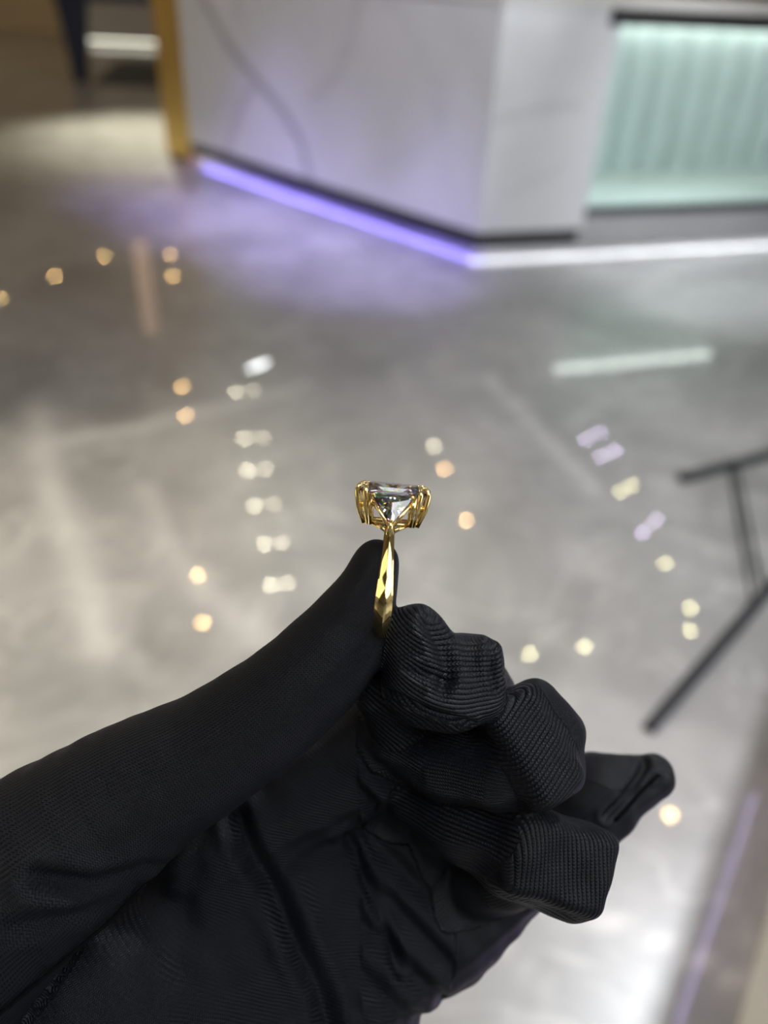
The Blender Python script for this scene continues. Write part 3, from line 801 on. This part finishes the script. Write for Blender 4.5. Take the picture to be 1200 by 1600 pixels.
seam([(945, 1262, -38), (985, 1228, -38), (1022, 1203, -38)], -20, 0.45)
seam([(20, 1548, 2), (110, 1482, 2), (185, 1420, 0), (240, 1362, 0)], 30, 0.35)

# ------------------------------------------------------------------ the ring
rc = CPOS + fwd * HAND_D
rm = basis(rc) @ Matrix.Translation(Vector(H(601.5, 911, 0.0)) * 0.001) @ Matrix.Rotation(math.radians(-5), 4, 'Z') @ Matrix.Rotation(math.radians(5), 4, 'X') @ Matrix.Rotation(math.radians(-90), 4, 'X')
ring = empty('diamond_ring', 'yellow gold ring with a large rectangular diamond held upright by the black glove', 'ring')
ring.matrix_world = rm
mm = 0.001
# ring frame: x along the long side of the stone, y away from the viewer, z towards the stone
def ring_obj(name, bm, m, parent=ring, smooth=True):
    bmesh.ops.scale(bm, vec=(mm, mm, mm), verts=bm.verts); return link_bm(name, bm, m, parent, smooth)
bm = bmesh.new(); rings = []
# section of the shank: flat sides, crisp rims and a low ridge along the outside; (across, out, crisp edge)
SEC = [(-1, -0.7, 1), (-1, -0.1, 1), (-0.84, 0.12, 1), (-0.42, 0.66, 0), (0.05, 1.1, 1), (0.48, 0.70, 0), (0.84, 0.12, 1), (1, -0.1, 1), (1, -0.7, 1), (0.6, -1.0, 0), (-0.6, -1.0, 0)]
nsec = len(SEC)
for i in range(121):
    th = math.radians(29 + 302 * i / 120)            # from the stone round the back of the finger
    yy, zz = -math.sin(th), math.cos(th)
    top = max(0.0, (math.cos(th) + 0.15) / 1.15)
    wd = 1.5 - 0.78 * top ** 1.1                     # half width
    tk = 0.85 + 0.1 * top; rad = 9.6 + 7.6 * max(0, math.cos(th) - 0.3) ** 1.69
    rings.append([bm.verts.new((wd * cx, (rad + tk * cr) * yy, (rad + tk * cr) * zz)) for cx, cr, _ in SEC])
for a, b in zip(rings, rings[1:]):
    for k in range(nsec):
        f = bm.faces.new((a[k], a[(k + 1) % nsec], b[(k + 1) % nsec], b[k]))
        if SEC[k][2]: bm.edges.get((a[k], b[k])).smooth = False
bm.faces.new(rings[0][::-1]); bm.faces.new(rings[-1])
ring_obj('shank', bm, M['gold'])

GZ = 16.9                                            # girdle height
def oct8(hx, hy, c, z): return [Vector(v) for v in ((-hx + c, -hy, z), (hx - c, -hy, z), (hx, -hy + c, z), (hx, hy - c, z), (hx - c, hy, z), (-hx + c, hy, z), (-hx, hy - c, z), (-hx, -hy + c, z))]
def oct_outline(hx, hy, c, z):     # the cut-cornered outline with its sides split for the facets
    o = oct8(hx, hy, c, z); r_ = []
    for i, n in enumerate((3, 1, 2, 1, 3, 1, 2, 1)):
        for k in range(n): r_.append(o[i].lerp(o[(i + 1) % 8], k / n))
    return r_
def mids(o): return [(o[i] + o[(i + 1) % len(o)]) / 2 for i in range(len(o))]
NG = 14
HX, HY = 6.1, 4.4
bm = bmesh.new()
def ringv(o): return [bm.verts.new(v) for v in o]
table = ringv(oct_outline(HX * 0.70, HY * 0.66, 0.9, GZ + 1.25))
cm = ringv([v * 1.0 for v in mids(oct_outline(HX * 0.88, HY * 0.85, 1.2, GZ + 0.72))])
g1 = ringv(oct_outline(HX, HY, 1.5, GZ + 0.12)); g2 = ringv(oct_outline(HX, HY, 1.5, GZ - 0.12))
pm = ringv(mids(oct_outline(HX * 0.86, HY * 0.84, 1.2, GZ - 1.5)))
p2 = ringv(oct_outline(HX * 0.62, HY * 0.58, 0.8, GZ - 2.8))
p3 = ringv(mids(oct_outline(HX * 0.42, HY * 0.34, 0.5, GZ - 3.7)))
c0 = bm.verts.new((-HX * 0.22, 0, GZ - 4.5)); c1 = bm.verts.new((HX * 0.22, 0, GZ - 4.5))
bm.faces.new(table)
for i in range(NG):
    j = (i + 1) % NG
    bm.faces.new((table[i], cm[i], table[j])); bm.faces.new((table[j], cm[i], cm[j])); bm.faces.new((cm[i], g1[i], g1[j])); bm.faces.new((cm[i], g1[j], cm[j]))
    bm.faces.new((g1[i], g2[i], g2[j], g1[j]))
    bm.faces.new((g2[i], pm[i], g2[j])); bm.faces.new((g2[j], pm[i], pm[j])); bm.faces.new((pm[i], p2[i], p2[j])); bm.faces.new((pm[i], p2[j], pm[j]))
    bm.faces.new((p2[i], p3[i], p2[j])); bm.faces.new((p2[j], p3[i], p3[j]))
    ca = c0 if p3[i].co.x < -0.01 else c1; cb = c0 if p3[j].co.x < -0.01 else c1
    if abs(p3[i].co.x) < 0.01: ca = cb
    if abs(p3[j].co.x) < 0.01: cb = ca if abs(p3[i].co.x) > 0.01 else cb
    bm.faces.new((p3[i], ca, p3[j]))
# close the keel between the two culet points
for i in range(NG):
    if abs(p3[i].co.x) < 0.01: bm.faces.new((p3[i], c0, c1))
cs = ring_obj('centre_stone', bm, M['diamond'], ring, False); cs['label'] = 'large rectangular clear diamond'

def side_stone(sgn):
    b = bmesh.new()
    # triangular stone, top edge under the centre stone, point on the shank
    T = [Vector((-3.6, 0, 0)), Vector((3.6, 0, 0)), Vector((0, 0, -5.3))]
    cen = sum(T, Vector()) / 3
    def lvl(f, dep):
        o = []
        for i in range(3):
            a_, b_ = T[i], T[(i + 1) % 3]
            for t in (0.04, 0.24, 0.41, 0.59, 0.76, 0.96): o.append(cen + (a_.lerp(b_, t) - cen) * f + Vector((0, dep, 0)))
        return [b.verts.new(v) for v in o]
    tb = lvl(0.42, -0.85); gi = lvl(1.0, 0.0); gj = lvl(1.0, 0.18); pv = lvl(0.55, 1.3); cu = b.verts.new(cen + Vector((0, 2.3, 0)))
    n = len(tb); tc_ = b.verts.new(cen + Vector((0, -1.05, 0.25)))
    for i in range(n): b.faces.new((tb[i], tb[(i + 1) % n], tc_))
    for i in range(n):
        j = (i + 1) % n
        b.faces.new((tb[i], gi[i], tb[j])); b.faces.new((tb[j], gi[i], gi[j])); b.faces.new((gi[i], gj[i], gj[j], gi[j]))
        b.faces.new((gj[i], pv[i], gj[j])); b.faces.new((gj[j], pv[i], pv[j])); b.faces.new((pv[i], cu, pv[j]))
    rot = Matrix.Rotation(math.radians(-24), 4, 'X')   # leans back towards the centre stone
    tr = Matrix.Translation((0, -5.6, 16.25)) @ rot
    if sgn > 0: tr = Matrix.Rotation(math.pi, 4, 'Z') @ tr
    bmesh.ops.transform(b, matrix=tr, verts=b.verts)
    s = ring_obj('side_stone', b, M['diamond'], ring, False); s['label'] = 'small triangular clear diamond'
    # its gold seat: two arms along the lower edges, corner prongs and a claw at the point
    b = bmesh.new()
    for q in (-1, 1):
        pts = [tr @ Vector((q * 3.95, 0.25, 0.25)), tr @ Vector((q * 2.0, 0.3, -2.9)), tr @ Vector((0, 0.35, -5.8))]
        add_tube(b, pts, [0.34, 0.36, 0.42], 8)
    ring_obj('side_bezel', b, M['gold'])
    for q in (-1, 1):
        b = bmesh.new()
        a = tr @ Vector((q * 3.75, -0.45, 0.15)); sg = -1 if sgn < 0 else 1
        top = tr @ Vector((q * 3.35, -0.6, -0.15))
        base = Vector((a.x * 0.94, sg * 4.4, 11.1))
        mid = Vector((a.x * 1.0, (a.y * 0.75 + base.y * 0.25), 14.0))
        add_tube(b, [base, mid, a, top], [0.42, 0.45, 0.42, 0.25], 10); add_disc_ball(b, top, 0.33)
        ring_obj('prong', b, M['gold'])
    b = bmesh.new(); ap = tr @ Vector((0, -0.3, -5.4)); lo_ = tr @ Vector((0, 0.3, -6.9)); hi_ = tr @ Vector((0, -0.75, -4.6))
    add_tube(b, [lo_, ap, hi_], [0.7, 0.5, 0.24], 10); add_disc_ball(b, hi_, 0.3); ring_obj('prong', b, M['gold'])
    # struts from the basket foot down to the shank
    b = bmesh.new()
    for q in (-1, 1):
        y_ = -5.0 if sgn < 0 else 5.0
        add_tube(b, [(q * 3.3, y_ * 0.82, 11.2), (q * 1.6, y_ * 1.05, 10.7), (q * 0.3, y_ * 1.2, 10.1)], [0.36, 0.4, 0.5], 8)
    ring_obj('shoulder', b, M['gold'])
side_stone(-1); side_stone(1)

def rect_loop(b, hx, hy, c, z, r):
    o = oct8(hx, hy, c, z); o = o + [o[0], o[1]]
    pts = []
    for p, q in zip(o, o[1:]): pts += [p, p.lerp(q, 0.5)]
    add_tube(b, pts, r, 8)
b = bmesh.new(); rect_loop(b, 4.6, 3.3, 0.9, 11.2, 0.42); ring_obj('base_rail', b, M['gold'])
b = bmesh.new(); rect_loop(b, 5.6, 4.0, 1.2, 14.4, 0.36); ring_obj('gallery_rail', b, M['gold'])
for sx in (-1, 1):
    for sy in (-1, 1):
        for k in (0, 1):                              # double claws at every corner
            b = bmesh.new()
            gx, gy = (HX - 1.25, HY + 0.22) if k == 0 else (HX + 0.22, HY - 1.15)
            tx, ty = (HX - 1.55, HY - 0.75) if k == 0 else (HX - 0.8, HY - 1.4)
            bx, by = (3.9, 3.35) if k == 0 else (4.7, 2.7)
            mx_, my_ = bx * 0.4 + gx * 0.6 + 0.25 * (k), by * 0.4 + gy * 0.6
            pts = [(sx * bx, sy * by, 11.0), (sx * mx_, sy * my_, 14.0), (sx * gx, sy * gy, GZ - 0.3), (sx * (gx * 0.8 + tx * 0.2), sy * (gy * 0.8 + ty * 0.2), GZ + 0.55), (sx * tx, sy * ty, GZ + 1.0)]
            add_tube(b, pts, [0.5, 0.52, 0.48, 0.44, 0.26], 10); add_disc_ball(b, pts[-1], 0.3)
            ring_obj('prong', b, M['gold'])
